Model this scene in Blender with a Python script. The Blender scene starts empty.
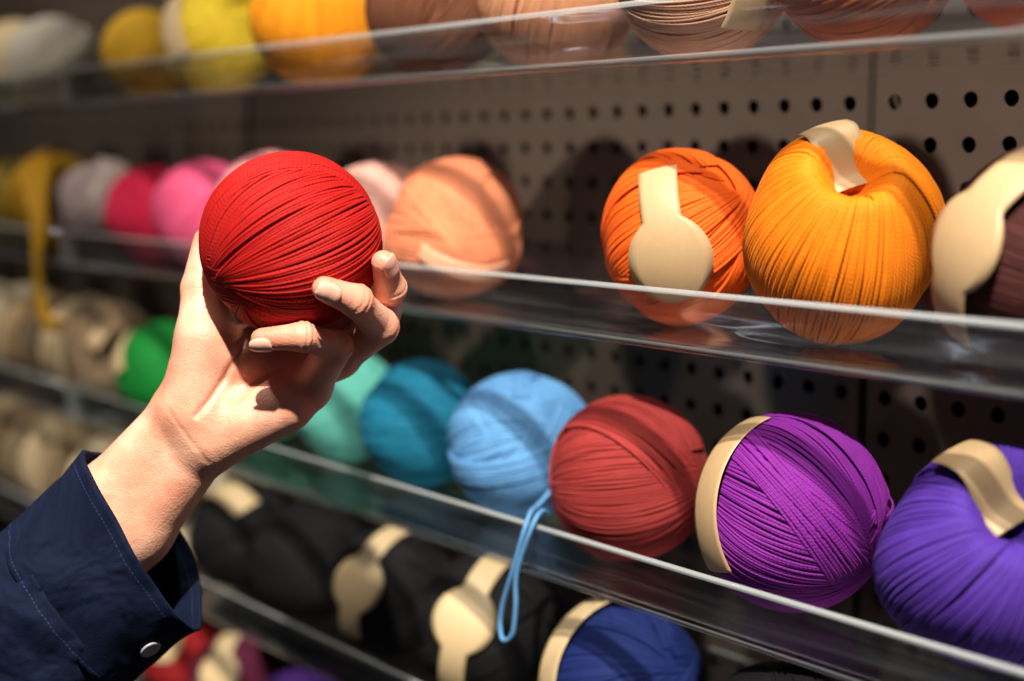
import bpy, bmesh, math
import numpy as np
from mathutils import Vector, Matrix

scene = bpy.context.scene
scene.view_settings.view_transform = 'Standard'
scene.view_settings.look = 'None'
scene.view_settings.exposure = 0.0
COL = scene.collection

def srgb(r, g, b):
    def f(c):
        c /= 255.0
        return c/12.92 if c <= 0.04045 else ((c+0.055)/1.055)**2.4
    return (f(r), f(g), f(b), 1.0)

# ------------------------------------------------------------------ camera
camd = bpy.data.cameras.new("camera")
cam = bpy.data.objects.new("camera", camd)
COL.objects.link(cam)
cam.location = (0, -0.70, 1.45)
pitch = math.radians(7.3)
cam.rotation_euler = (math.radians(90)-pitch, 0, math.radians(50))
camd.lens = 50
camd.sensor_width = 36
camd.clip_start = 0.02
camd.dof.use_dof = True
camd.dof.focus_distance = 0.71
camd.dof.aperture_fstop = 2.8
scene.camera = cam

# frame of the arm and hand (x across, y up, z out of the shelf aisle), in world axes
HX = np.array((.5180, .8552, -.0196))
HY = np.array((-.0397, .0469, .9981))
HZ = np.array((.8545, -.5163, .0583))
BALLC = np.array((-.6241, -.3229, 1.4075))
PX = .000506
def H(p):
    p = np.asarray(p, float)
    return BALLC + PX*(p[..., 0:1]*HX + p[..., 1:2]*HY + p[..., 2:3]*HZ)
def dirv(x, y, z):
    v = x*HX + y*HY + z*HZ
    return v/np.linalg.norm(v)
def turned(yaw, pit=0):
    """direction maker for a ball turned by yaw / tipped by pit degrees"""
    cy, sy = math.cos(math.radians(yaw)), math.sin(math.radians(yaw))
    cp, sp = math.cos(math.radians(pit)), math.sin(math.radians(pit))
    Z1 = cy*HZ-sy*HX; X1 = cy*HX+sy*HZ
    Z2 = cp*Z1+sp*HY; Y2 = cp*HY-sp*Z1
    def f(x, y, z):
        v = x*X1+y*Y2+z*Z2
        return v/np.linalg.norm(v)
    return f

# ------------------------------------------------------------------ helpers
def mesh_obj(name, verts, faces, mat=None, smooth=True, uv=None, parent=None, origin=None):
    verts = np.asarray(verts, dtype=np.float64)
    if origin is None:
        origin = verts.mean(axis=0)
    origin = np.asarray(origin, float)
    me = bpy.data.meshes.new(name)
    faces = np.asarray(faces) if not isinstance(faces, list) else faces
    if isinstance(faces, np.ndarray):
        nf, k = faces.shape
        me.vertices.add(len(verts))
        me.vertices.foreach_set("co", (verts-origin).astype(np.float32).ravel())
        me.loops.add(nf*k)
        me.loops.foreach_set("vertex_index", faces.astype(np.int32).ravel())
        me.polygons.add(nf)
        me.polygons.foreach_set("loop_start", np.arange(0, nf*k, k, dtype=np.int32))
        me.update(calc_edges=True)
    else:
        me.from_pydata([tuple(v) for v in (verts-origin)], [], faces)
        me.update()
    me.polygons.foreach_set("use_smooth", [smooth]*len(me.polygons))
    if uv is not None:
        l = me.uv_layers.new(name="UVMap")
        l.data.foreach_set("uv", np.asarray(uv, np.float32).ravel())
    me.validate()
    if mat: me.materials.append(mat)
    ob = bpy.data.objects.new(name, me)
    COL.objects.link(ob)
    if parent is not None:
        ob.location = Vector(origin) - parent.location
        ob.parent = parent
        p = parent.parent
        while p is not None:
            ob.location -= p.location
            p = p.parent
    else:
        ob.location = origin
    return ob

def tubes(P, Nn, rad, K=6, flat=0.85, ulen=1.0):
    M, S, _ = P.shape
    T = np.gradient(P, axis=1)
    T /= np.linalg.norm(T, axis=2, keepdims=True)+1e-12
    B = np.cross(T, Nn); B /= np.linalg.norm(B, axis=2, keepdims=True)+1e-12
    N2 = np.cross(B, T)
    a = np.linspace(0, 2*np.pi, K, endpoint=False)
    V = P[:, :, None, :] + rad*(flat*np.cos(a)[None, None, :, None]*N2[:, :, None, :] + np.sin(a)[None, None, :, None]*B[:, :, None, :])
    V = V.reshape(-1, 3)
    m, s, k = np.meshgrid(np.arange(M), np.arange(S-1), np.arange(K), indexing='ij')
    k2 = (k+1) % K
    idx = lambda mm, ss, kk: (mm*S+ss)*K+kk
    F = np.stack([idx(m, s, k), idx(m, s, k2), idx(m, s+1, k2), idx(m, s+1, k)], -1).reshape(-1, 4)
    uu = s/(S-1)*ulen; u2 = (s+1)/(S-1)*ulen; v1 = k/K; v2 = (k+1)/K
    UV = np.stack([np.stack([uu, v1], -1), np.stack([uu, v2], -1), np.stack([u2, v2], -1), np.stack([u2, v1], -1)], -2).reshape(-1, 2)
    return V, F, UV

def uvsphere(R, nu=40, nv=30):
    th = np.linspace(0.02, np.pi-0.02, nv); ph = np.linspace(0, 2*np.pi, nu, endpoint=False)
    T, Pp = np.meshgrid(th, ph, indexing='ij')
    V = np.stack([np.sin(T)*np.cos(Pp), np.sin(T)*np.sin(Pp), np.cos(T)], -1).reshape(-1, 3)*R
    i, j = np.meshgrid(np.arange(nv-1), np.arange(nu), indexing='ij')
    j2 = (j+1) % nu
    F = np.stack([i*nu+j, (i+1)*nu+j, (i+1)*nu+j2, i*nu+j2], -1).reshape(-1, 4)
    return V, F

# ------------------------------------------------------------------ materials
def new_mat(name):
    m = bpy.data.materials.new(name); m.use_nodes = True
    return m, m.node_tree.nodes, m.node_tree.links, m.node_tree.nodes["Principled BSDF"]

def yarn_mat(name, rgb, sheen=0.25, rough=0.72, spec=0.22):
    m, n, l, b = new_mat(name)
    col = srgb(*rgb)
    tc = n.new("ShaderNodeTexCoord")
    no = n.new("ShaderNodeTexNoise"); no.inputs["Scale"].default_value = 90; no.inputs["Detail"].default_value = 4
    l.new(tc.outputs["Object"], no.inputs["Vector"])
    mx = n.new("ShaderNodeMix"); mx.data_type = 'RGBA'
    mx.inputs[6].default_value = tuple(c*0.72 for c in col[:3])+(1,)
    mx.inputs[7].default_value = tuple(min(1, c*1.15+0.003) for c in col[:3])+(1,)
    l.new(no.outputs["Fac"], mx.inputs[0])
    l.new(mx.outputs[2], b.inputs["Base Color"])
    b.inputs["Roughness"].default_value = rough
    b.inputs["Specular IOR Level"].default_value = spec
    b.inputs["Sheen Weight"].default_value = sheen
    b.inputs["Sheen Roughness"].default_value = 0.4
    b.inputs["Sheen Tint"].default_value = tuple(min(1, c*1.2+0.05) for c in col[:3])+(1,)
    sep = n.new("ShaderNodeSeparateXYZ"); l.new(tc.outputs["UV"], sep.inputs[0])
    m1 = n.new("ShaderNodeMath"); m1.operation = 'MULTIPLY'; m1.inputs[1].default_value = 2.0
    l.new(sep.outputs[1], m1.inputs[0])
    ad = n.new("ShaderNodeMath"); ad.operation = 'ADD'
    l.new(sep.outputs[0], ad.inputs[0]); l.new(m1.outputs[0], ad.inputs[1])
    m2 = n.new("ShaderNodeMath"); m2.operation = 'MULTIPLY'; m2.inputs[1].default_value = 6.2832
    l.new(ad.outputs[0], m2.inputs[0])
    si = n.new("ShaderNodeMath"); si.operation = 'SINE'; l.new(m2.outputs[0], si.inputs[0])
    bp = n.new("ShaderNodeBump"); bp.inputs["Strength"].default_value = 0.25; bp.inputs["Distance"].default_value = 0.00025
    l.new(si.outputs[0], bp.inputs["Height"])
    n2 = n.new("ShaderNodeTexNoise"); n2.inputs["Scale"].default_value = 1800; l.new(tc.outputs["Object"], n2.inputs["Vector"])
    b2 = n.new("ShaderNodeBump"); b2.inputs["Strength"].default_value = 0.3; b2.inputs["Distance"].default_value = 0.0004
    l.new(n2.outputs["Fac"], b2.inputs["Height"]); l.new(bp.outputs[0], b2.inputs["Normal"])
    l.new(b2.outputs[0], b.inputs["Normal"])
    return m

def paper_mat(name, rgb):
    m, n, l, b = new_mat(name)
    tc = n.new("ShaderNodeTexCoord")
    no = n.new("ShaderNodeTexNoise"); no.inputs["Scale"].default_value = 300
    l.new(tc.outputs["Object"], no.inputs["Vector"])
    mx = n.new("ShaderNodeMix"); mx.data_type = 'RGBA'
    c = srgb(*rgb)
    mx.inputs[6].default_value = tuple(x*0.88 for x in c[:3])+(1,); mx.inputs[7].default_value = c
    l.new(no.outputs["Fac"], mx.inputs[0]); l.new(mx.outputs[2], b.inputs["Base Color"])
    b.inputs["Roughness"].default_value = 0.5
    return m

def acrylic_mat(name, base, haze):
    m = bpy.data.materials.new(name); m.use_nodes = True
    n, l = m.node_tree.nodes, m.node_tree.links
    n.clear()
    out = n.new("ShaderNodeOutputMaterial")
    tr = n.new("ShaderNodeBsdfTransparent"); tr.inputs[0].default_value = (.91, .92, .93, 1)
    gl = n.new("ShaderNodeBsdfGlossy")
    gl.inputs["Color"].default_value = (1, 1, 1, 1)
    lw = n.new("ShaderNodeLayerWeight"); lw.inputs["Blend"].default_value = 0.5
    tc = n.new("ShaderNodeTexCoord")
    no = n.new("ShaderNodeTexNoise"); no.inputs["Scale"].default_value = 14; no.inputs["Detail"].default_value = 4
    l.new(tc.outputs["Object"], no.inputs["Vector"])
    rr = n.new("ShaderNodeMapRange"); rr.inputs["To Min"].default_value = 0.02; rr.inputs["To Max"].default_value = 0.12
    l.new(no.outputs["Fac"], rr.inputs["Value"]); l.new(rr.outputs[0], gl.inputs["Roughness"])
    mp = n.new("ShaderNodeMapping"); mp.inputs["Scale"].default_value = (6, 40, 40); l.new(tc.outputs["Object"], mp.inputs[0])
    n3 = n.new("ShaderNodeTexNoise"); n3.inputs["Scale"].default_value = 1.0; n3.inputs["Detail"].default_value = 2; l.new(mp.outputs[0], n3.inputs["Vector"])
    bp = n.new("ShaderNodeBump"); bp.inputs["Strength"].default_value = .6; bp.inputs["Distance"].default_value = .005
    l.new(n3.outputs["Fac"], bp.inputs["Height"]); l.new(bp.outputs[0], gl.inputs["Normal"])
    pw = n.new("ShaderNodeMath"); pw.operation = 'POWER'; pw.inputs[1].default_value = 4.0
    l.new(lw.outputs["Facing"], pw.inputs[0])
    ma = n.new("ShaderNodeMath"); ma.operation = 'MULTIPLY_ADD'; ma.inputs[1].default_value = 0.82; ma.inputs[2].default_value = base
    l.new(pw.outputs[0], ma.inputs[0])
    mix = n.new("ShaderNodeMixShader")
    l.new(ma.outputs[0], mix.inputs[0]); l.new(tr.outputs[0], mix.inputs[1]); l.new(gl.outputs[0], mix.inputs[2])
    mp2 = n.new("ShaderNodeMapping"); mp2.inputs["Scale"].default_value = (8, 160, 160); l.new(tc.outputs["Object"], mp2.inputs[0])
    n4 = n.new("ShaderNodeTexNoise"); n4.inputs["Scale"].default_value = 1.0; n4.inputs["Detail"].default_value = 5; l.new(mp2.outputs[0], n4.inputs["Vector"])
    hz = n.new("ShaderNodeMapRange"); hz.inputs["From Min"].default_value = .47; hz.inputs["From Max"].default_value = .70
    hz.inputs["To Min"].default_value = haze*.15; hz.inputs["To Max"].default_value = haze*3.6
    l.new(n4.outputs["Fac"], hz.inputs["Value"])
    df = n.new("ShaderNodeBsdfDiffuse"); df.inputs[0].default_value = (.74, .83, .92, 1)
    mix2 = n.new("ShaderNodeMixShader"); l.new(hz.outputs[0], mix2.inputs[0])
    l.new(mix.outputs[0], mix2.inputs[1]); l.new(df.outputs[0], mix2.inputs[2])
    l.new(mix2.outputs[0], out.inputs[0])
    return m
def acrylic_edge_mat():
    m, n, l, b = new_mat("polished_acrylic_edge")
    b.inputs["Base Color"].default_value = (.72, .80, .86, 1)  # pale diffuse colour stands in for bright glints along the rims
    b.inputs["Roughness"].default_value = 0.10
    b.inputs["Alpha"].default_value = 0.36
    b.inputs["Specular IOR Level"].default_value = 1.0
    b.inputs["Coat Weight"].default_value = 1.0
    b.inputs["Coat Roughness"].default_value = 0.08
    return m

def simple_mat(name, rgb, rough=0.6, metal=0.0, noise=None, bump=0.0):
    m, n, l, b = new_mat(name)
    b.inputs["Roughness"].default_value = rough
    b.inputs["Metallic"].default_value = metal
    c = srgb(*rgb)
    tc = n.new("ShaderNodeTexCoord")
    no = n.new("ShaderNodeTexNoise"); no.inputs["Scale"].default_value = noise or 20; no.inputs["Detail"].default_value = 4
    l.new(tc.outputs["Object"], no.inputs["Vector"])
    mx = n.new("ShaderNodeMix"); mx.data_type = 'RGBA'
    mx.inputs[6].default_value = tuple(x*0.85 for x in c[:3])+(1,); mx.inputs[7].default_value = tuple(min(1, x*1.1) for x in c[:3])+(1,)
    l.new(no.outputs["Fac"], mx.inputs[0]); l.new(mx.outputs[2], b.inputs["Base Color"])
    if bump:
        bp = n.new("ShaderNodeBump"); bp.inputs["Strength"].default_value = bump; bp.inputs["Distance"].default_value = 0.001
        l.new(no.outputs["Fac"], bp.inputs["Height"]); l.new(bp.outputs[0], b.inputs["Normal"])
    return m

ACR = acrylic_mat("clear_acrylic", .09, .002)
LIP = acrylic_mat("clear_acrylic_lip", .16, .009)
EDGE = acrylic_edge_mat()
KRAFT = paper_mat("kraft_paper", (188, 160, 122))
CREAM = paper_mat("cream_paper", (210, 186, 146))
GREYP = paper_mat("grey_paper", (190, 172, 172))
PEG = simple_mat("taupe_powder_coated_metal", (80, 69, 62), rough=0.40, noise=35, bump=0.05)

# ------------------------------------------------------------------ setting
def box(name, lo, hi, mat, kind=None):
    x0, y0, z0 = lo; x1, y1, z1 = hi
    V = [(x0,y0,z0),(x1,y0,z0),(x1,y1,z0),(x0,y1,z0),(x0,y0,z1),(x1,y0,z1),(x1,y1,z1),(x0,y1,z1)]
    F = [(0,3,2,1),(4,5,6,7),(0,1,5,4),(1,2,6,5),(2,3,7,6),(3,0,4,7)]
    ob = mesh_obj(name, V, F, mat, smooth=False)
    if kind: ob["kind"] = kind
    return ob
DARK = simple_mat("dark_wall_paint", (16, 13, 12), rough=0.8)
box("wall_back", (-4.0, 0.05, 0), (1.6, 0.15, 2.8), DARK, "structure")
box("floor", (-4.0, -3.2, -0.1), (1.6, 0.15, 0), simple_mat("dark_floor_laminate", (60, 50, 44), rough=0.5), "structure")
box("ceiling", (-4.0, -3.2, 2.8), (1.6, 0.15, 2.9), simple_mat("ceiling_paint", (50, 48, 46), rough=0.9), "structure")
box("wall_left", (-4.1, -3.2, 0), (-4.0, 0.15, 2.8), DARK, "structure")

def pegboard(x0, nx, z0, nz, p=0.0246, rh=0.0047, name="pegboard_panel"):
    K = 12
    a = np.arange(K)/K*2*np.pi
    hole = np.stack([np.cos(a), np.sin(a)], -1)*rh
    sq = np.stack([np.cos(a), np.sin(a)], -1); sq = sq/np.abs(sq).max(axis=1, keepdims=True)*p/2
    ii, kk = np.meshgrid(np.arange(nx), np.arange(nz), indexing='ij')
    cx = x0+(ii.ravel()+.5)*p; cz = z0+(kk.ravel()+.5)*p
    M = len(cx)
    corners = np.array([(1,1),(-1,1),(-1,-1),(1,-1)])*p/2
    loc = np.concatenate([hole, hole, sq, corners])
    yy = np.concatenate([np.zeros(K), np.full(K, .0015), np.zeros(K), np.zeros(4)])
    nl = len(loc)
    VX = cx[:, None]+loc[None, :, 0]; VZ = cz[:, None]+loc[None, :, 1]
    VY = np.broadcast_to(yy, VX.shape)
    V = np.stack([VX, VY, VZ], -1).reshape(-1, 3)
    quads = []
    for i in range(K):
        j = (i+1) % K
        quads.append((i, j, K+j, K+i))
        quads.append((i, 2*K+i, 2*K+j, j))
    tri = [(2*K+1, 3*K+0, 2*K+2), (2*K+4, 3*K+1, 2*K+5), (2*K+7, 3*K+2, 2*K+8), (2*K+10, 3*K+3, 2*K+11)]
    base = np.arange(M)*nl
    allf = []
    for f in quads+tri:
        arr = base[:, None]+np.array(f)[None, :]
        allf += arr.tolist()
    b0 = len(V)
    x1 = x0+nx*p; z1 = z0+nz*p
    V = np.concatenate([V, [(x0, 0, 0), (x0, 0, z1), (x0, .049, z1), (x0, .049, 0), (x1, 0, 0), (x1, 0, z1), (x1, .049, z1), (x1, .049, 0), (x0, 0, z0), (x1, 0, z0)]])
    allf += [[b0, b0+1, b0+2, b0+3], [b0+4, b0+7, b0+6, b0+5], [b0, b0+4, b0+9, b0+8]]
    return mesh_obj(name, V, allf, PEG, smooth=False)

for x0, nx in [(-2.55, 24), (-1.945, 29), (-1.225, 29), (-0.505, 29)]:
    ob = pegboard(x0, nx, 0.83, 38)
    ob["label"] = "taupe perforated metal pegboard panel behind the yarn shelves"
    ob["category"] = "pegboard"
    ob["group"] = "pegboard panels behind the shelves"

ZS = dict(T=1.500, M=1.357, L=1.216, B=1.090, F=0.962)
def tray(x0, x1, z):
    c = [(-.1842+.0018*math.cos(t), .0268+.0018*math.sin(t)) for t in np.linspace(math.radians(215), math.radians(-35), 10)]
    prof = [(-.004, .034), (-.004, -.004), (-.1785, -.004), (-.1812, -.0034), (-.1828, -.002), (-.1835, .0005)] + c + [(-.1797, .002), (-.1785, .0), (-.008, 0), (-.008, .034)]
    n = len(prof)
    V = [(x0, y, z+h) for y, h in prof]+[(x1, y, z+h) for y, h in prof]
    F = [tuple(range(n)), tuple(range(2*n-1, n-1, -1))]
    for i in range(n):
        j = (i+1) % n
        F.append((i, n+i, n+j, j))
    # upright end plates close the tray at both ends
    for xa, xb in ((x0-.003, x0-.0002), (x1+.0002, x1+.003)):
        b0 = len(V)
        pl = [(-.004, -.004), (-.183, -.004), (-.186, .028), (-.004, .034)]
        V += [(xa, y, z+h) for y, h in pl]+[(xb, y, z+h) for y, h in pl]
        F += [(b0, b0+1, b0+2, b0+3), (b0+7, b0+6, b0+5, b0+4)]
        F += [(b0+i, b0+4+i, b0+4+(i+1) % 4, b0+(i+1) % 4) for i in range(4)]
    ob = mesh_obj("shelf_tray", V, F, ACR, smooth=False)
    me = ob.data
    me.materials.append(EDGE); me.materials.append(LIP)
    bm = bmesh.new(); bm.from_mesh(me); bmesh.ops.recalc_face_normals(bm, faces=bm.faces)
    for f in bm.faces:
        cc = f.calc_center_median()
        xx, yy, hh = cc.x+ob.location.x, cc.y+ob.location.y, cc.z+ob.location.z-z
        if xx < x0 or xx > x1: f.material_index = 0 if abs(f.normal.x) > .9 else 1
        elif len(f.verts) > 4: f.material_index = 1
        elif yy < -.17 and hh > .0253: f.material_index = 1; f.smooth = True
        elif yy < -.1790 and -.0041 < hh < .0: f.material_index = 1; f.smooth = True
        elif hh > .0335: f.material_index = 1
        elif yy < -.1785: f.material_index = 2
    bm.to_mesh(me); bm.free()
    ob["label"] = "long clear acrylic shelf tray with a raised front lip"
    ob["category"] = "shelf"
    ob["group"] = "clear acrylic shelf trays"
    return ob
for k, z in ZS.items():
    tray(-1.228 if k == 'T' else -1.235, 0.12, z)
    tray(-2.50, -1.340 if k == 'T' else -1.250, z)

# ------------------------------------------------------------------ yarn
def dimp(th, dimple, wd):
    return 1-dimple*np.exp(-(th/wd)**4)
def yarn_ball(D, axis, seed=0, strand=.0016, beta=.35, bvar=.12, bands=3, S=44, K=6, dimple=0.0, dw=.42, lump=.03, vs=1.0, axs=1.0, sag=0.0):
    r = np.random.default_rng(seed)
    R = D/2 - strand*0.75
    N = int(2*np.pi*R/strand*1.04)
    phis = []; betas = []; hs = []
    phi = r.uniform(0, 6.28)
    cnt = 0
    while cnt < N:
        g = int(r.integers(12, 30)); b = beta + r.uniform(-bvar, bvar); h = r.uniform(-.0010, .0005)
        for i in range(g):
            phi += 2*np.pi/N*r.uniform(.85, 1.15)
            phis.append(phi); betas.append(b+r.normal()*.006); hs.append(h+r.normal()*.00012)
            cnt += 1
    off = [0]*len(phis)
    for bnd in range(bands):
        g = int(r.integers(12, 26)); p0 = r.uniform(0, 6.28); b = beta+r.uniform(.15, .45)*r.choice([-1, 1]); hh = .0004+.00022*bnd
        for i in range(g):
            phis.append(p0+(i-g/2)*.010+r.normal()*.005); betas.append(b+r.normal()*.008); hs.append(hh+r.normal()*.00012); off.append((i-g/2)*strand*.9)
    phis = np.array(phis); betas = np.array(betas); hs = np.array(hs); off = np.array(off, float)
    M = len(phis)
    t = np.linspace(-1.75, 1.75, S)
    n = np.stack([np.cos(phis)*np.cos(betas), np.sin(phis)*np.cos(betas), np.sin(betas)], -1)
    u = np.stack([-np.sin(phis), np.cos(phis), 0*phis], -1)
    w = np.cross(n, u)
    ph = r.uniform(0, 6.28, M)
    q = np.cos(t)[None, :, None]*u[:, None, :] + np.sin(t)[None, :, None]*w[:, None, :]
    o = np.clip(off/R, -.9, .9)
    q = q*np.sqrt(1-o**2)[:, None, None] + n[:, None, :]*o[:, None, None]
    q += n[:, None, :]*(.012*np.sin(t[None, :]*1.7+np.round(ph[:, None]*.6)) + .005*np.sin(t[None, :]*4+ph[:, None]))[:, :, None]
    q /= np.linalg.norm(q, axis=2, keepdims=True)
    rad = R + hs[:, None] + strand*.22*np.cos(t)[None, :] - .004*np.clip(np.abs(t)-1.45, 0, 1)[None, :]
    def shape(v, rr):
        th = np.arccos(np.clip(np.abs(v[..., 2]), 0, 1))
        rr = rr*(1+lump*np.sin(2.2*v[..., 0]+seed)*np.cos(2.0*v[..., 1]+seed*2)+lump*.4*np.sin(5*v[..., 1]+3*v[..., 2]+seed))
        return rr*dimp(th, dimple, dw)
    rad = shape(q, rad)
    P = q*rad[:, :, None]
    V, F, UV = tubes(P, q, strand*.58, K=K, flat=.78, ulen=R*3.5/.0022)
    Vs, Fs = uvsphere(1.0)
    Vs = Vs*(shape(Vs/np.linalg.norm(Vs, axis=1, keepdims=True), np.full(len(Vs), R-.0013)))[:, None]
    F = np.concatenate([F, Fs+len(V)]); V = np.concatenate([V, Vs])
    UV = np.concatenate([UV, np.zeros((len(Fs)*4, 2))])
    V[:, 2] *= axs
    z = np.asarray(axis, float); z /= np.linalg.norm(z)
    x = np.cross([0.3, 0.2, 1.0] if abs(z[2]) < .9 else [1, 0, 0], z); x /= np.linalg.norm(x)
    y = np.cross(z, x)
    V = V[:, :1]*x+V[:, 1:2]*y+V[:, 2:]*z
    V[:, 2] *= vs
    if sag:   # slumps under its own weight: wider low down
        zz = V[:, 2]/(D/2)
        k_ = 1+sag*(-zz)*.5
        V[:, 0] *= k_; V[:, 1] *= k_
    return V, F, UV

def tag(parent, c, R, e1, e2, s0, s1, hw, disc=None, mat=KRAFT, lift=.0022, follow=.75, label=None, dimple=0, dw=.42, vs=1.0, curl=0.0):
    e1 = np.asarray(e1, float); e1 /= np.linalg.norm(e1)
    e2 = np.asarray(e2, float); e2 = e2-e1*(e1@e2); e2 /= np.linalg.norm(e2)
    e3 = np.cross(e1, e2)
    s1m = s1
    if disc and disc[0]+disc[1] > s1: s1m = disc[0]+disc[1]*.999
    n, k = 70, 9
    s = np.linspace(s0, s1m, n)
    w = np.full(n, hw)
    if disc:
        dd = np.sqrt(np.clip(disc[1]**2-(s-disc[0])**2, 0, None))
        if disc[0]+disc[1] > s1: w = np.where(s < disc[0], np.maximum(w, dd), np.maximum(dd, .0004))
        else: w = np.maximum(w, dd)
    W = w[:, None]*np.linspace(-1, 1, k)[None, :]
    a = s/R
    bow = curl*np.sin(np.clip((s-s0)/(s1m-s0), 0, 1)*np.pi)
    rr = (R*dimp(np.abs(a), dimple, dw)[:, None]+lift+bow[:, None]) - follow*W**2/2/R
    P = rr[:, :, None]*(np.cos(a)[:, None, None]*e1+np.sin(a)[:, None, None]*e2) + W[:, :, None]*e3
    V = P.reshape(-1, 3)
    V[:, 2] *= vs
    V = V+np.asarray(c)
    i, j = np.meshgrid(np.arange(n-1), np.arange(k-1), indexing='ij')
    F = np.stack([i*k+j, (i+1)*k+j, (i+1)*k+j+1, i*k+j+1], -1).reshape(-1, 4)
    ob = mesh_obj("paper_label", V, F, mat, parent=parent)
    so = ob.modifiers.new("thick", 'SOLIDIFY'); so.thickness = .0004; so.offset = 0
    if label: ob["label"] = label
    return ob

def place_ball(shelf, X, D, rgb, axis, label, y=-.125, z=None, group=None, hero=False, name="yarn_ball", **kw):
    m = yarn_mat("yarn_"+label.split(" ")[0], rgb)
    if not hero:
        kw.setdefault("S", 26); kw.setdefault("K", 5); kw.setdefault("strand", .0025)
    V, F, UV = yarn_ball(D, axis, **kw)
    if shelf is not None:
        z = ZS[shelf] + .0005 - V[:, 2].min()
    yf = -.1782 - V[:, 1].min() + .0003
    if y < yf: y = yf
    c = np.array((X, y, z))
    ob = mesh_obj(name, V+c, F, m, uv=UV, origin=c)
    ob["label"] = label; ob["category"] = "yarn ball" if name == "yarn_ball" else "yarn skein"
    if group: ob["group"] = group
    return ob, c

GT, GM, GL, GB, GF = ("yarn balls on the top shelf", "yarn balls on the middle shelf", "yarn balls on the lower shelf",
                  "yarn balls on the bottom shelf", "yarn balls on the lowest shelf")
d = dirv
# --- middle shelf
o_ = turned(15.5)
ob, c = place_ball('M', -.541, .088, (236, 96, 18), d(.25, .9, .35), "orange cotton yarn ball with round-ended kraft paper label", group=GM, hero=True, seed=3, beta=.5, bands=3, vs=1.1)
tag(ob, c, .044, o_(-.28, .66, .70), o_(.04, -.65, .57), -.004, .06, .0105, disc=(.045, .0225), mat=KRAFT, label="kraft paper strip label with a round end", vs=1.08)
y_ = turned(22)
AXY = y_(.10, .66, .74)
ob, c = place_ball('M', -.432, .098, (234, 128, 12), AXY, "golden orange yarn ball with paper strip in its hollow top", group=GM, hero=True, seed=5, beta=.12, bvar=.06, bands=0, dimple=.46, dw=.34, vs=1.10, lump=.045)
tag(ob, c, .049, AXY, y_(-.38, .5, -.5), -.002, .034, .0125, mat=KRAFT, dimple=.38, dw=.34, vs=1.1)
m_ = turned(28)
ob, c = place_ball('M', -.327, .086, (66, 26, 26), d(.5, .2, .8), "dark maroon yarn ball with wide keyhole-shaped cream label", group=GM, hero=True, seed=8, beta=.4, vs=1.12)
tag(ob, c, .045, m_(.15, .88, .40), m_(-.75, -.45, .4), -.004, .100, .0115, disc=(.056, .0205), mat=KRAFT, vs=1.08, lift=.003, follow=.8, label="wide kraft label with a round middle")
ob, c = place_ball('M', -.752, .095, (218, 136, 100), d(.6, .3, .5), "peach cotton yarn ball with a curled paper tag", group=GM, hero=True, seed=10, beta=.5, lump=.07, y=-.118, sag=.1)
tag(ob, c, .048, d(-.30, -.30, .8), d(.9, -.35, .3), -.010, .044, .0055, mat=paper_mat("peach_paper", (242, 184, 150)), lift=.006, curl=.010)
place_ball('M', -.866, .092, (236, 182, 170), d(.3, .8, .5), "pale blush pink yarn ball", group=GM, seed=12, y=-.10)
place_ball('M', -.978, .098, (236, 160, 168), d(.3, .3, .8), "pale pink cotton yarn ball", group=GM, seed=13, y=-.12)
place_ball('M', -1.083, .092, (222, 88, 134), d(.3, .8, .5), "rose pink yarn ball", group=GM, seed=14)
place_ball('M', -1.184, .086, (190, 22, 66), d(.3, .2, .8), "hot pink yarn ball", group=GM, seed=15)
ob, c = place_ball('M', -1.304, .090, (168, 152, 154), d(.3, .9, .2), "grey lilac yarn ball with pale label", group=GM, seed=16, y=-.12)
tag(ob, c, .045, d(.3, .8, .4), d(.2, -.6, .8), -.02, .06, .014, disc=(.04, .024), mat=GREYP)
ob, c = place_ball('M', -1.402, .096, (176, 132, 22), d(.3, .9, .2), "mustard yarn ball with long tails hanging over the lip", group=GM, seed=17)
MUST = ob.data.materials[0]
def tail(parent, pts, mat, rad=.0014, normal=(0, -1, 0)):
    pts = np.asarray(pts, float)
    P = []
    ext = np.vstack([2*pts[0]-pts[1], pts, 2*pts[-1]-pts[-2]])
    for i in range(1, len(ext)-2):
        p0, p1, p2, p3 = ext[i-1:i+3]
        for t in np.linspace(0, 1, 10, endpoint=False):
            P.append(.5*((2*p1)+(-p0+p2)*t+(2*p0-5*p1+4*p2-p3)*t**2+(-p0+3*p1-3*p2+p3)*t**3))
    P.append(pts[-1]); P = np.array(P)
    N = np.tile(np.array(normal, float), (len(P), 1))
    V, F, UV = tubes(P[None], N[None], rad, K=8, flat=1.0, ulen=len(P)*.6)
    return mesh_obj("yarn_tail", V, F, mat, uv=UV, parent=parent)
for k in range(6):
    q = k/5.
    tail(ob, [(-1.40+.05*q, -.145, 1.448+.010*math.sin(3*q)), (-1.365+.05*q, -.168, 1.446-.012*q), (-1.325+.045*q, -.186, 1.425-.014*q), (-1.296+.030*q, -.192, 1.395-.01*q), (-1.282+.012*q, -.196, 1.362),
              (-1.279+.008*q, -.197, 1.338), (-1.283+.020*q, -.197, 1.318), (-1.268+.030*q, -.197, 1.304-.006*(k % 2)), (-1.250+.03*q, -.197, 1.300+.006*q)], MUST, rad=.0026)
place_ball('M', -1.52, .090, (140, 120, 46), d(.3, .9, .2), "olive yellow yarn ball", group=GM, seed=18)
place_ball('M', -1.64, .088, (150, 112, 44), d(.3, .9, .2), "bronze brown yarn ball", group=GM, seed=19)
place_ball('M', -1.76, .085, (120, 95, 60), d(.3, .9, .2), "mid brown yarn ball", group=GM, seed=20)
place_ball('M', -1.90, .085, (160, 150, 120), d(.3, .9, .2), "beige cotton yarn ball", group=GM, seed=20)

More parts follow.
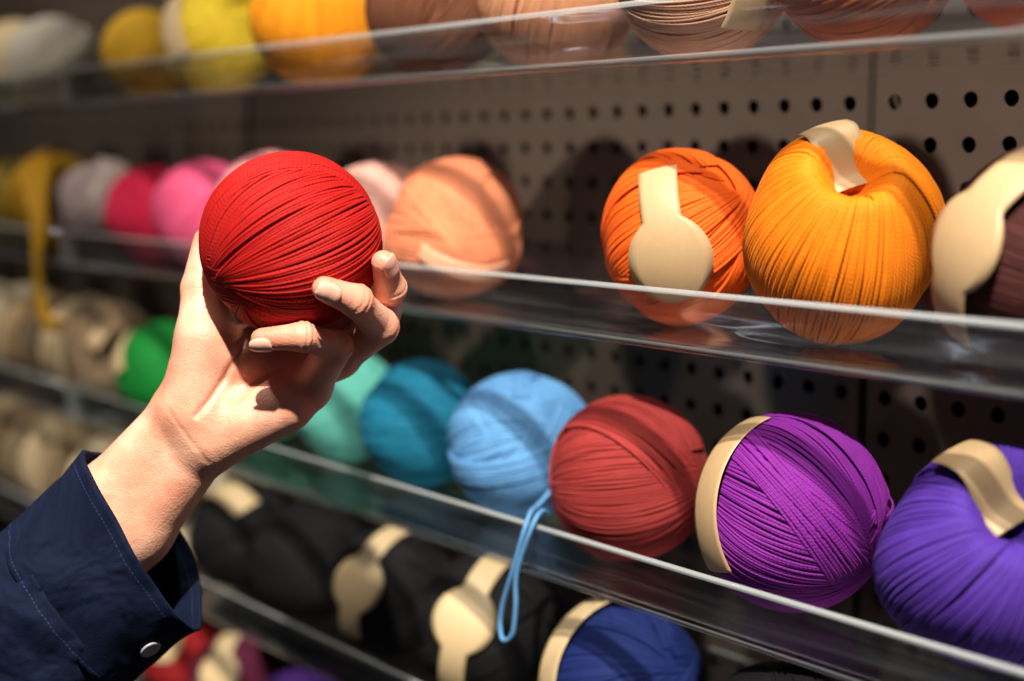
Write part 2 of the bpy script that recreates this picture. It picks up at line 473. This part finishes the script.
# --- top shelf
place_ball('T', -1.182, .080, (222, 178, 50), d(.3, .9, .2), "pale yellow yarn ball", group=GT, seed=21)
ob, c = place_ball('T', -1.056, .092, (236, 208, 56), d(.3, .5, .6), "lemon yellow yarn ball with cream label", group=GT, seed=22)
tag(ob, c, .046, d(-.7, .3, .5), d(-.2, -.8, .5), -.035, .035, .012, mat=CREAM)
place_ball('T', -.902, .100, (214, 138, 14), d(-.4, .8, .3), "mustard gold yarn ball", group=GT, seed=23, bands=3, y=-.13)
place_ball('T', -.763, .094, (100, 60, 40), d(.2, .9, .2), "brown yarn ball on the clear shelf", group=GT, seed=24)
ob, c = place_ball('T', -.645, .096, (196, 140, 106), d(-.4, .6, .6), "tan peach yarn ball", group=GT, seed=25, hero=True)
ob, c = place_ball('T', -.528, .096, (206, 156, 124), d(.6, .3, .6), "light tan yarn ball with cream label", group=GT, seed=26, hero=True)
tag(ob, c, .048, d(.3, -.2, .9), d(.1, -.9, .2), -.03, .03, .012, mat=CREAM)
place_ball('T', -.425, .094, (170, 92, 52), d(.5, .5, .6), "rust brown yarn ball", group=GT, seed=27, hero=True)
place_ball('T', -.328, .090, (186, 86, 40), d(.5, .5, .6), "burnt orange yarn ball", group=GT, seed=28, hero=True)
place_ball('T', -1.392, .090, (184, 178, 168), d(.3, .9, .2), "pale grey yarn ball", group=GT, seed=29)
place_ball('T', -1.490, .090, (206, 186, 150), d(.3, .9, .2), "cream cotton yarn ball", group=GT, seed=30)
place_ball('T', -1.60, .086, (150, 120, 90), d(.3, .9, .2), "taupe cotton yarn ball", group=GT, seed=31)
place_ball('T', -1.72, .086, (180, 170, 140), d(.3, .9, .2), "ecru cotton yarn ball", group=GT, seed=32)

# --- lower shelf
p_ = turned(20, 10)
ob, c = place_ball('L', -.459, .101, (124, 32, 146), p_(-.90, .15, -.35), "purple yarn ball with kraft paper band around it", group=GL, hero=True, seed=41, beta=.22, bands=1, vs=1.03)
tag(ob, c, .0505, p_(-.34, .92, .22), p_(-.78, -.36, .54), .000, .090, .0105, mat=KRAFT, follow=.9, lift=.0028)
i_ = turned(26, 12)
AXI = i_(.22, .50, .84)
ob, c = place_ball('L', -.344, .104, (78, 46, 156), AXI, "violet blue yarn ball with paper strip in its hollow top", group=GL, hero=True, seed=42, beta=.16, bvar=.08, bands=0, dimple=.50, dw=.40, vs=1.02, lump=.05, sag=.10)
tag(ob, c, .0525, AXI, i_(-.62, .6, -.3), -.004, .044, .0120, mat=KRAFT, dimple=.38, dw=.40, vs=1.0, lift=.0035)
place_ball('L', -.580, .094, (152, 50, 50), d(.7, .5, .3), "brick red yarn ball", group=GL, hero=True, seed=43, beta=.45, bands=4, vs=1.03)
ob, c = place_ball('L', -.693, .095, (98, 158, 216), d(.3, .7, .5), "sky blue yarn ball with a loop hanging down", group=GL, hero=True, seed=44, beta=.5, bands=5, y=-.112)
BLUE = ob.data.materials[0]
tail(ob, [(-.642, -.125, 1.250), (-.626, -.155, 1.244), (-.607, -.176, 1.248), (-.596, -.190, 1.2435), (-.603, -.193, 1.218), (-.612, -.193, 1.196), (-.615, -.193, 1.182), (-.611, -.194, 1.174),
          (-.604, -.193, 1.179), (-.601, -.193, 1.196), (-.600, -.193, 1.216), (-.590, -.190, 1.2450), (-.598, -.176, 1.2495), (-.620, -.152, 1.240)], BLUE, rad=.0014)
place_ball('L', -.808, .090, (20, 118, 154), d(.5, .6, .5), "teal blue yarn ball", group=GL, hero=True, seed=45, y=-.105, beta=.5)
place_ball('L', -.913, .086, (98, 186, 174), d(.5, .6, .5), "mint green yarn ball behind the hand", group=GL, seed=46, y=-.10)
place_ball('L', -1.03, .084, (90, 180, 150), d(.5, .6, .5), "sea green yarn ball", group=GL, seed=47, y=-.10)
ob, c = place_ball('L', -1.170, .090, (10, 124, 48), d(.5, .6, .5), "bright green yarn ball", group=GL, seed=48)
tag(ob, c, .045, d(-.8, .5, .3), d(-.4, -.5, .6), -.015, .025, .008, mat=CREAM)
TONES = [(150, 128, 104), (214, 192, 156), (120, 104, 86), (196, 170, 130), (216, 202, 174), (146, 124, 94), (204, 188, 158), (134, 116, 90), (210, 190, 156), (156, 138, 110)]
NM = ["taupe", "cream", "stone grey", "sand", "ivory", "oatmeal", "ecru", "fawn", "linen", "beige"]
for row, x_start, g_ in (('L', -1.284, GL), ('B', -1.130, GB)):
    for q in range(12):
        X = x_start-.053*q
        if row == 'B' and q >= 2: X -= .055
        k = (q+(4 if row == 'B' else 0)) % 10
        ob, c = place_ball(row, X, .098+.003*math.sin(q*2.1), TONES[k], (1, .08*math.sin(q), .05*math.cos(q*3)), NM[k]+" yarn skein standing on its edge with paper band", group=g_.replace("balls", "skeins"),
                           seed=200+q+(50 if row == 'B' else 0), axs=.44, dimple=.5, dw=.62, beta=.2, bvar=.04, bands=0, lump=.0, name="yarn_skein")
        if q % 2 == 0: tag(ob, c, .048, (0.62, -.25, .75), (.3, -.9, -.3), -.012, .036, .008, mat=KRAFT, lift=-.008)

# --- bottom shelf
b3 = turned(7.8, 15); b2 = turned(4, 13); nv = turned(13, 17)
for X, D_, rgb, lb, tg in [(-1.035, .090, (14, 14, 18), "black yarn ball with cream label", 1), (-.930, .092, (12, 13, 17), "black cotton yarn ball", 0),
                       (-.822, .092, (20, 20, 24), "charcoal yarn ball with keyhole-shaped cream label", 2), (-.712, .098, (18, 18, 22), "dark grey yarn ball with keyhole-shaped cream label", 3),
                       (-.583, .098, (24, 42, 108), "navy blue yarn ball with cream label", 4), (-.462, .092, (14, 14, 20), "black yarn ball beneath the lower shelf", 0), (-.355, .09, (16, 14, 30), "dark indigo yarn ball", 0)]:
    ob, c = place_ball('B', X, D_, rgb, d(.5, .6, .4), lb, group=GB, seed=int(-X*100), hero=X > -.9)
    R_ = D_/2
    if tg == 1: tag(ob, c, R_, d(-.3, .9, .3), d(.5, -.3, .6), -.02, .03, .012, mat=CREAM)
    if tg == 2: tag(ob, c, R_, b2(.0, .88, .5), b2(-.55, -.4, .6), -.012, .085, .0085, disc=(.046, .0205), mat=CREAM)
    if tg == 3: tag(ob, c, R_, b3(.12, .86, .5), b3(-.42, -.5, .7), -.012, .100, .0090, disc=(.050, .0215), mat=CREAM)
    if tg == 4: tag(ob, c, R_, nv(-.15, .95, .25), nv(-.80, -.2, .45), -.005, .08, .010, mat=CREAM, lift=.003)
for X, D_, rgb, lb in [(-1.41, .08, (150, 40, 50), "crimson cotton yarn ball"), (-1.305, .08, (196, 60, 60), "red yarn ball with cream label"), (-1.15, .084, (170, 34, 40), "dark red yarn ball with cream label"), (-1.05, .084, (90, 26, 56), "plum purple yarn ball with cream label"),
                    (-.95, .080, (56, 26, 100), "deep violet yarn ball"), (-.85, .08, (24, 24, 30), "black yarn ball on the lowest shelf")]:
    ob, c = place_ball('F', X, D_, rgb, d(.5, .6, .5), lb, group=GF, seed=int(-X*100), y=-.125)
    if "label" in lb: tag(ob, c, D_/2, d(-.2, .9, .3), d(-.3, -.3, .8), -.01, .05, .009, disc=(.032, .018), mat=CREAM)

# --- the ball in the hand
RED = yarn_mat("yarn_red", (168, 14, 12), spec=0.22, rough=.66)
V, F, UV = yarn_ball(.0915, d(-.66, -.56, .40), seed=107, beta=.18, bvar=.10, bands=2, S=64, K=6, strand=.00155, lump=.022)
ob = mesh_obj("yarn_ball", V+BALLC, F, RED, uv=UV, origin=BALLC)
ob["label"] = "bright red cotton yarn ball held in a hand"; ob["category"] = "yarn ball"

# ------------------------------------------------------------------ hand
def skin_mat():
    m, n, l, b = new_mat("skin")
    tc = n.new("ShaderNodeTexCoord")
    no = n.new("ShaderNodeTexNoise"); no.inputs["Scale"].default_value = 45; no.inputs["Detail"].default_value = 6
    l.new(tc.outputs["Object"], no.inputs["Vector"])
    rp = n.new("ShaderNodeMapRange"); rp.inputs["From Min"].default_value = .35; rp.inputs["From Max"].default_value = .65
    l.new(no.outputs["Fac"], rp.inputs["Value"])
    mx = n.new("ShaderNodeMix"); mx.data_type = 'RGBA'
    mx.inputs[6].default_value = srgb(220, 152, 126); mx.inputs[7].default_value = srgb(238, 186, 162)
    l.new(rp.outputs[0], mx.inputs[0])
    at = n.new("ShaderNodeAttribute"); at.attribute_name = "flush"
    fm = n.new("ShaderNodeMix"); fm.data_type = 'RGBA'; fm.inputs[7].default_value = srgb(206, 110, 90)
    l.new(at.outputs["Fac"], fm.inputs[0]); l.new(mx.outputs[2], fm.inputs[6])
    l.new(fm.outputs[2], b.inputs["Base Color"])
    b.inputs["Roughness"].default_value = 0.46
    b.inputs["Specular IOR Level"].default_value = 0.45
    b.inputs["Subsurface Weight"].default_value = 0.15
    b.inputs["Subsurface Radius"].default_value = (.010, .0035, .0018)
    b.inputs["Subsurface Scale"].default_value = 0.4
    vo = n.new("ShaderNodeTexVoronoi"); vo.inputs["Scale"].default_value = 1000
    l.new(tc.outputs["Object"], vo.inputs["Vector"])
    bp = n.new("ShaderNodeBump"); bp.inputs["Strength"].default_value = 0.38; bp.inputs["Distance"].default_value = 0.0004
    l.new(vo.outputs["Distance"], bp.inputs["Height"])
    n3 = n.new("ShaderNodeTexNoise"); n3.inputs["Scale"].default_value = 170; n3.inputs["Detail"].default_value = 5; l.new(tc.outputs["Object"], n3.inputs["Vector"])
    b3_ = n.new("ShaderNodeBump"); b3_.inputs["Strength"].default_value = 0.38; b3_.inputs["Distance"].default_value = 0.0010
    l.new(n3.outputs["Fac"], b3_.inputs["Height"]); l.new(bp.outputs[0], b3_.inputs["Normal"])
    l.new(b3_.outputs[0], b.inputs["Normal"])
    return m
SKIN = skin_mat()

h = 1.5
lo = np.array((-290., -390., -150.)); hi = np.array((130., 100., 110.))
nx, ny, nz = [int(v) for v in np.ceil((hi-lo)/h)]
gx = (lo[0]+h*np.arange(nx)).astype(np.float32); gy = (lo[1]+h*np.arange(ny)).astype(np.float32); gz = (lo[2]+h*np.arange(nz)).astype(np.float32)
GX, GY, GZ = gx[:, None, None], gy[None, :, None], gz[None, None, :]
def cap(a, b, ra, rb):
    a = np.array(a, np.float32); b = np.array(b, np.float32); ab = b-a
    L2 = np.float32(ab@ab)
    t = ((GX-a[0])*ab[0]+(GY-a[1])*ab[1]+(GZ-a[2])*ab[2])/L2
    np.clip(t, 0, 1, out=t)
    dd = np.sqrt((GX-a[0]-t*ab[0])**2+(GY-a[1]-t*ab[1])**2+(GZ-a[2]-t*ab[2])**2)
    return (dd-(ra+(rb-ra)*t)).astype(np.float32)
def smin(a, b, k):
    hh = np.clip(.5+.5*(b-a)/k, 0, 1)
    return b+(a-b)*hh-k*hh*(1-hh)
def group(caps, k):
    r_ = None
    for c_ in caps:
        s_ = cap(*c_)
        r_ = s_ if r_ is None else smin(r_, s_, k)
    return r_
palm = group([
    ((-276, -380, -66), (-186, -272, -55), 42, 40), ((-262, -396, -66), (-162, -296, -55), 42, 40),
    ((-186, -272, -55), (-114, -182, -40), 40, 30), ((-162, -296, -55), (-88, -206, -36), 40, 30),
    ((-106, -172, -45), (28, -44, -104), 28, 19), ((-100, -180, -42), (52, -82, -90), 28, 20),
    ((-95, -188, -38), (50, -118, -45), 28, 20), ((-88, -200, -32), (20, -148, -22), 29, 20),
    ((-78, -198, -26), (-4, -166, -14), 32, 26),
    ((-98, -168, -28), (-88, -100, -26), 34, 26),
    ((-62, -125, -42), (24, -114, -44), 24, 24),
    ((-78, -112, -34), (-40, -112, -42), 26, 26), ((-84, -98, -38), (-80, -66, -48), 24, 20),
], 16)
fingers = {
    'thumb': [((-88, -100, -30), (-92, -48, -46), 24, 18.5), ((-92, -48, -46), (-84, 0, -64), 18.5, 15.5)],
    'index': [((28, -44, -104), (55, 30, -93), 19, 16.5), ((55, 30, -93), (48, 52, -86), 16, 15), ((48, 52, -86), (24, 68, -77), 15, 13)],
    'middle': [((52, -82, -90), (94, -70, -22), 20, 18.5), ((94, -70, -22), (99, -44, 22), 17.2, 15.2), ((99, -44, 22), (90, -18, 48), 15.5, 12)],
    'ring': [((50, -118, -45), (88, -82, 24), 20.5, 19), ((88, -82, 24), (63, -55, 69), 17.2, 15.2), ((63, -55, 69), (32, -43, 87), 15.5, 12)],
    'pinky': [((20, -148, -22), (44, -102, 30), 20, 17), ((44, -102, 30), (12, -90, 59), 15.4, 13.4), ((12, -90, 59), (-27, -93, 53), 13.6, 10.8)],
}
total = palm
for nme, segs in fingers.items():
    f_ = group(segs, 4)
    total = smin(total, smin(palm, f_, 14), 1.5)
for nme, jpos in (('ring', 1), ('pinky', 1), ('middle', 1), ('ring', 0), ('pinky', 0), ('middle', 0)):
    a = np.array(fingers[nme][jpos][0], float); b = np.array(fingers[nme][jpos][1], float)
    c_ = np.array(fingers[nme][jpos+1][1], float)
    ax = (c_-a)/np.linalg.norm(c_-a)
    r_j = fingers[nme][jpos][3]
    sl = (GX-b[0])*ax[0]+(GY-b[1])*ax[1]+(GZ-b[2])*ax[2]
    dist2 = (GX-b[0])**2+(GY-b[1])**2+(GZ-b[2])**2
    near = np.exp(-dist2/(r_j*1.35)**2)
    total = total - 2.8*np.exp(-(sl/9)**2)*near
    for o2 in (-6, 0, 6):
        total = total + (3.2 if o2 == 0 else 2.2)*np.exp(-((sl-o2)/1.5)**2)*near
def crease(pts, amp, w, zmin):
    global total
    best = None
    X2 = gx[:, None]; Y2 = gy[None, :]
    for p, q_ in zip(pts[:-1], pts[1:]):
        p = np.array(p, float); q_ = np.array(q_, float); e = q_-p
        t = np.clip(((X2-p[0])*e[0]+(Y2-p[1])*e[1])/(e@e), 0, 1)
        dd = (X2-p[0]-t*e[0])**2+(Y2-p[1]-t*e[1])**2
        best = dd if best is None else np.minimum(best, dd)
    total = total + (amp*np.exp(-best/w**2))[:, :, None].astype(np.float32)*(GZ > zmin)
crease([(-44, -96), (-54, -116), (-66, -137), (-80, -158), (-92, -172)], 2.8, 3.2, -40)
crease([(-120, -166), (-108, -184), (-92, -205), (-82, -220)], .7, 2.2, -40)
crease([(10, -112), (-10, -128), (-35, -142), (-58, -160)], 2.2, 3.0, -40)
db = np.sqrt(GX**2+GY**2+GZ**2)-91.8
total = np.maximum(total, -db).astype(np.float32)

def surface_nets(Fd, lo, h):
    s = Fd < 0
    nx, ny, nz = Fd.shape
    cnt = np.zeros((nx-1, ny-1, nz-1), np.int8)
    for dx in (0, 1):
        for dy in (0, 1):
            for dz in (0, 1):
                cnt += s[dx:nx-1+dx, dy:ny-1+dy, dz:nz-1+dz]
    act = (cnt > 0) & (cnt < 8)
    I, J, Kk = np.nonzero(act)
    idx = -np.ones(act.shape, np.int64); idx[I, J, Kk] = np.arange(len(I))
    acc = np.zeros((len(I), 3)); n = np.zeros(len(I))
    C = [(a, b, c) for a in (0, 1) for b in (0, 1) for c in (0, 1)]
    for a in C:
        for ax in range(3):
            if a[ax] == 1: continue
            b = list(a); b[ax] = 1
            fa = Fd[I+a[0], J+a[1], Kk+a[2]]; fb = Fd[I+b[0], J+b[1], Kk+b[2]]
            cr = (fa < 0) != (fb < 0)
            t = np.where(cr, fa/(fa-fb+1e-12*(fa == fb)), 0)
            p = np.tile(np.array(a, float), (len(I), 1)); p[:, ax] += t
            acc += p*cr[:, None]; n += cr
    V = lo + h*(np.stack([I, J, Kk], -1)+acc/n[:, None])
    Fs = []
    for ax in range(3):
        sl0 = [slice(None)]*3; sl1 = [slice(None)]*3
        sl0[ax] = slice(0, -1); sl1[ax] = slice(1, None)
        ch = s[tuple(sl0)] != s[tuple(sl1)]
        ins = s[tuple(sl0)]
        P = np.stack(np.nonzero(ch), -1)
        a1, a2 = (ax+1) % 3, (ax+2) % 3
        ok = (P[:, a1] > 0) & (P[:, a2] > 0) & (P[:, a1] < Fd.shape[a1]-1) & (P[:, a2] < Fd.shape[a2]-1)
        P = P[ok]
        fl = ins[P[:, 0], P[:, 1], P[:, 2]]
        def cell(d1, d2):
            Q = P.copy(); Q[:, a1] += d1; Q[:, a2] += d2
            return idx[Q[:, 0], Q[:, 1], Q[:, 2]]
        q = np.stack([cell(-1, -1), cell(0, -1), cell(0, 0), cell(-1, 0)], -1)
        q[~fl] = q[~fl][:, ::-1]
        Fs.append(q)
    return V, np.concatenate(Fs)
HV, HF = surface_nets(total, lo, h)
person = mesh_obj("person", H(HV), HF, SKIN)
fl = np.zeros(len(HV))
for nme, segs in fingers.items():
    tip = np.array(segs[-1][1], float)
    fl = np.maximum(fl, .75*np.exp(-((HV-tip)**2).sum(1)/24**2))
    for sg in segs[:-1]:
        fl = np.maximum(fl, .5*np.exp(-((HV-np.array(sg[1]))**2).sum(1)/20**2))
for p, r_, a_ in (((20, -160, 0), 40, .4), ((-95, -120, 0), 40, .35), ((-20, -110, -20), 50, .6)):
    fl = np.maximum(fl, a_*np.exp(-((HV-np.array(p))**2).sum(1)/r_**2))
att = person.data.attributes.new("flush", 'FLOAT', 'POINT')
att.data.foreach_set("value", fl.astype(np.float32)[:len(person.data.vertices)])
person["label"] = "person in navy shirt holding up a red yarn ball"
person["category"] = "person"
sm = person.modifiers.new("smooth", 'SMOOTH'); sm.factor = .5; sm.iterations = 3

NAIL = simple_mat("fingernail", (238, 182, 164), rough=0.22, noise=80)
def nail(a, b, r, wid, ln, t0):
    a = np.array(a, float); b = np.array(b, float)
    ax = (b-a)/np.linalg.norm(b-a)
    dorsal = b/np.linalg.norm(b)+np.array((0, 0, .35)); dorsal = dorsal-ax*(dorsal@ax); dorsal /= np.linalg.norm(dorsal)
    side = np.cross(ax, dorsal)
    n, k = 18, 15
    t = np.linspace(-1, 1, n); pts = []
    for ti in t:
        wf = (1-abs(ti)**3.0)**(1/2.4) if abs(ti) < 1 else .0
        wf = max(wf, .22)
        for pj in np.linspace(-1, 1, k):
            ph = pj*wf*wid
            along = t0+ti*ln
            base_r = r + (-.10*along if along < 0 else 0)
            rr = base_r+1.4-1.2*abs(pj)**4 - (0.7 if ti < -.85 else 0)
            drop = 0.016*max(0, along)**2
            pts.append(b+ax*along+(rr-drop)*(np.cos(ph)*dorsal+np.sin(ph)*side))
    pts = np.array(pts)
    i, j = np.meshgrid(np.arange(n-1), np.arange(k-1), indexing='ij')
    Fq = np.stack([i*k+j, (i+1)*k+j, (i+1)*k+j+1, i*k+j+1], -1).reshape(-1, 4)
    ob = mesh_obj("fingernail", H(pts), Fq, NAIL, parent=person)
    so = ob.modifiers.new("thick", 'SOLIDIFY'); so.thickness = .0006; so.offset = 0
for nm_, wd in (('pinky', .9), ('ring', .9), ('middle', .9)):
    a, b, ra, rb = fingers[nm_][-1]
    nail(a, b, rb, wd, 12.5 if nm_ != 'pinky' else 11, 0.5)

# ------------------------------------------------------------------ sleeve
def cloth_mat():
    m, n, l, b = new_mat("navy_cotton")
    tc = n.new("ShaderNodeTexCoord")
    sep = n.new("ShaderNodeSeparateXYZ"); l.new(tc.outputs["UV"], sep.inputs[0])
    b.inputs["Roughness"].default_value = 0.85
    b.inputs["Specular IOR Level"].default_value = 0.12
    b.inputs["Sheen Weight"].default_value = 0.05
    b.inputs["Sheen Tint"].default_value = srgb(60, 80, 150)
    no = n.new("ShaderNodeTexNoise"); no.inputs["Scale"].default_value = 900; l.new(tc.outputs["Object"], no.inputs["Vector"])
    n2 = n.new("ShaderNodeTexNoise"); n2.inputs["Scale"].default_value = 20; n2.inputs["Detail"].default_value = 3; n2.inputs["Distortion"].default_value = .6; l.new(tc.outputs["Object"], n2.inputs["Vector"])
    bp = n.new("ShaderNodeBump"); bp.inputs["Strength"].default_value = .35; bp.inputs["Distance"].default_value = .0006
    l.new(no.outputs["Fac"], bp.inputs["Height"])
    b2_ = n.new("ShaderNodeBump"); b2_.inputs["Strength"].default_value = .9; b2_.inputs["Distance"].default_value = .016
    l.new(n2.outputs["Fac"], b2_.inputs["Height"]); l.new(bp.outputs[0], b2_.inputs["Normal"]); l.new(b2_.outputs[0], b.inputs["Normal"])
    def band(lo_, hi_):
        g = n.new("ShaderNodeMath"); g.operation = 'GREATER_THAN'; g.inputs[1].default_value = lo_
        s_ = n.new("ShaderNodeMath"); s_.operation = 'LESS_THAN'; s_.inputs[1].default_value = hi_
        l.new(sep.outputs[1], g.inputs[0]); l.new(sep.outputs[1], s_.inputs[0])
        mm = n.new("ShaderNodeMath"); mm.operation = 'MULTIPLY'; l.new(g.outputs[0], mm.inputs[0]); l.new(s_.outputs[0], mm.inputs[1])
        return mm
    bd = band(10.0, 11.2); b_2 = band(106, 107.2)
    add = n.new("ShaderNodeMath"); add.operation = 'ADD'; l.new(bd.outputs[0], add.inputs[0]); l.new(b_2.outputs[0], add.inputs[1])
    fr = n.new("ShaderNodeMath"); fr.operation = 'FRACT'; mu = n.new("ShaderNodeMath"); mu.operation = 'MULTIPLY'; mu.inputs[1].default_value = 130
    l.new(sep.outputs[0], mu.inputs[0]); l.new(mu.outputs[0], fr.inputs[0])
    gt = n.new("ShaderNodeMath"); gt.operation = 'GREATER_THAN'; gt.inputs[1].default_value = .35; l.new(fr.outputs[0], gt.inputs[0])
    f2 = n.new("ShaderNodeMath"); f2.operation = 'MULTIPLY'; l.new(add.outputs[0], f2.inputs[0]); l.new(gt.outputs[0], f2.inputs[1])
    mx = n.new("ShaderNodeMix"); mx.data_type = 'RGBA'; mx.inputs[6].default_value = srgb(13, 22, 46); mx.inputs[7].default_value = srgb(36, 50, 86)
    l.new(f2.outputs[0], mx.inputs[0]); l.new(mx.outputs[2], b.inputs["Base Color"])
    return m
CLOTH = cloth_mat()
AX = np.array((.70, .70, .15)); AX /= np.linalg.norm(AX)
CC = np.array((-146., -302., -54.))
Q1 = np.array((.57, -.82, 0.)); Q1 -= AX*(Q1@AX); Q1 /= np.linalg.norm(Q1)
Q2 = np.cross(AX, Q1)
if Q2[2] < 0: Q2 = -Q2
SK = .22
def cloth_tube(name, s_list, rfun, parent, nseg=200, thick=.001):
    a = np.linspace(0, 2*np.pi, nseg+1)
    V = []
    for s in s_list:
        r1, r2, cx, cy = rfun(s, a)
        wav = 5*np.sin(2*a+1)*np.exp(-s/60.)
        P = CC[None] - AX[None]*s + (r1*np.cos(a))[:, None]*Q1 + (r2*np.sin(a))[:, None]*Q2 + cx*Q1 + cy*Q2 - (SK*r1*np.cos(a)*np.exp(-s/300.)+wav)[:, None]*AX
        V.append(P)
    V = np.array(V); n = len(s_list); k = nseg+1
    i, j = np.meshgrid(np.arange(n-1), np.arange(nseg), indexing='ij')
    j2 = (j+1) % nseg
    F = np.stack([i*k+j, i*k+j2, (i+1)*k+j2, (i+1)*k+j], -1).reshape(-1, 4)
    sl = np.array(s_list)
    UV = np.stack([np.stack([j/nseg, sl[i]], -1), np.stack([(j+1)/nseg, sl[i]], -1), np.stack([(j+1)/nseg, sl[i+1]], -1), np.stack([j/nseg, sl[i+1]], -1)], -2).reshape(-1, 2)
    ob = mesh_obj(name, H(V.reshape(-1, 3)), F, CLOTH, uv=UV, parent=parent)
    so = ob.modifiers.new("thick", 'SOLIDIFY'); so.thickness = thick; so.offset = 0
    return ob
def ridge(x): return 1-2*np.abs(np.sin(x))**.7
def sleeve_r(s, a):
    g = min(1, max(0, (s-100)/70.))
    base = 97 + 16*g + .05*(s-100)
    fold = g*(6*np.sin(3*a+s*.035)+8*ridge(1.5*a-s*.028+.6)+5*ridge(3.5*a+s*.02)) + (1-g)*1.2*np.sin(22*a)
    fold2 = g*(5*np.sin(s*.09+2*np.cos(a))+6*ridge(s*.03+1.2*np.cos(a)))
    return base+fold+fold2, (base-18)+fold+fold2, -.03*s, 0
def cuff_r(s, a):
    w = 3.0*np.sin(2*a+.6)+2.4*np.sin(5*a+s*.03)+1.2*np.sin(9*a+s*.05)+2*np.sin(3*a-s*.05)
    fl_ = 3*np.exp(-s/12.)
    return 99+w+fl_, 74+w+fl_+.04*s, -.03*s, 0
sleeve = cloth_tube("shirt_sleeve", list(np.linspace(94, 620, 130)), sleeve_r, person)
sleeve["label"] = "navy cotton shirt sleeve"
cuff = cloth_tube("cuff", list(np.linspace(0, 112, 30)), cuff_r, sleeve, thick=.0022)
BTN = simple_mat("pearly_button", (170, 170, 176), rough=.25, noise=60)
def button(s, ang, R=11.):
    r1, r2, cx, cy = cuff_r(s, np.array([ang]))
    P = CC-AX*s+(r1[0]*np.cos(ang))*Q1+(r2[0]*np.sin(ang))*Q2+cx*Q1-(SK*r1[0]*np.cos(ang)*math.exp(-s/300.)+5*math.sin(2*ang+1)*math.exp(-s/60.))*AX
    N = np.cos(ang)/r1[0]*Q1+np.sin(ang)/r2[0]*Q2; N /= np.linalg.norm(N)
    U = AX-N*(AX@N); U /= np.linalg.norm(U); W = np.cross(N, U)
    prof = [(0.001, 1.6), (.35, 1.6), (.62, 1.9), (.8, 3.0), (.94, 2.8), (1., 1.8), (.96, .6), (.5, .2), (.001, .2)]
    V = []; k = 28
    for r_, h_ in prof:
        for i in range(k):
            t = i/k*2*np.pi
            V.append(P+N*(h_+2.4)+R*r_*(np.cos(t)*U+np.sin(t)*W))
    F = [(i*k+j, i*k+(j+1) % k, (i+1)*k+(j+1) % k, (i+1)*k+j) for i in range(len(prof)-1) for j in range(k)]
    ob = mesh_obj("button", H(np.array(V)), F, BTN, parent=sleeve)
    ob["label"] = "small pale shirt button"
button(52, .58)

# ------------------------------------------------------------------ lights
def spot(loc, target, power, color, size=math.radians(60), rad=.05, blend=.6):
    ld = bpy.data.lights.new("ceiling_spot", 'SPOT'); ld.energy = power; ld.color = color; ld.spot_size = size; ld.spot_blend = blend; ld.shadow_soft_size = rad
    o = bpy.data.objects.new("ceiling_spot", ld); COL.objects.link(o); o.location = loc
    o.rotation_euler = (Vector(target)-Vector(loc)).to_track_quat('-Z', 'Y').to_euler()
    return o
WARM = (1.0, .89, .74)
spot((.04, -.78, 2.48), (-.50, -.24, 1.40), 228, WARM, size=math.radians(46), rad=.02)
spot((-1.05, -.85, 2.55), (-1.2, -.1, 1.3), 50, WARM, rad=.03)
spot((-2.0, -.95, 2.5), (-1.9, -.1, 1.3), 36, WARM)
w = bpy.data.worlds.new("world"); scene.world = w; w.use_nodes = True
n, l = w.node_tree.nodes, w.node_tree.links
bg = n["Background"]
tc = n.new("ShaderNodeTexCoord")
vo = n.new("ShaderNodeTexVoronoi"); vo.inputs["Scale"].default_value = 11  # unseen bright spots, added so the acrylic lips have something to reflect
l.new(tc.outputs["Generated"], vo.inputs["Vector"])
lt = n.new("ShaderNodeMapRange"); lt.inputs["From Min"].default_value = .16; lt.inputs["From Max"].default_value = .12
l.new(vo.outputs["Distance"], lt.inputs["Value"])
mx = n.new("ShaderNodeMix"); mx.data_type = 'RGBA'
mx.inputs[6].default_value = (.013, .016, .024, 1); mx.inputs[7].default_value = (3.2, 3.5, 4.0, 1)
l.new(lt.outputs[0], mx.inputs[0]); l.new(mx.outputs[2], bg.inputs[0])
bg.inputs[1].default_value = 1.0
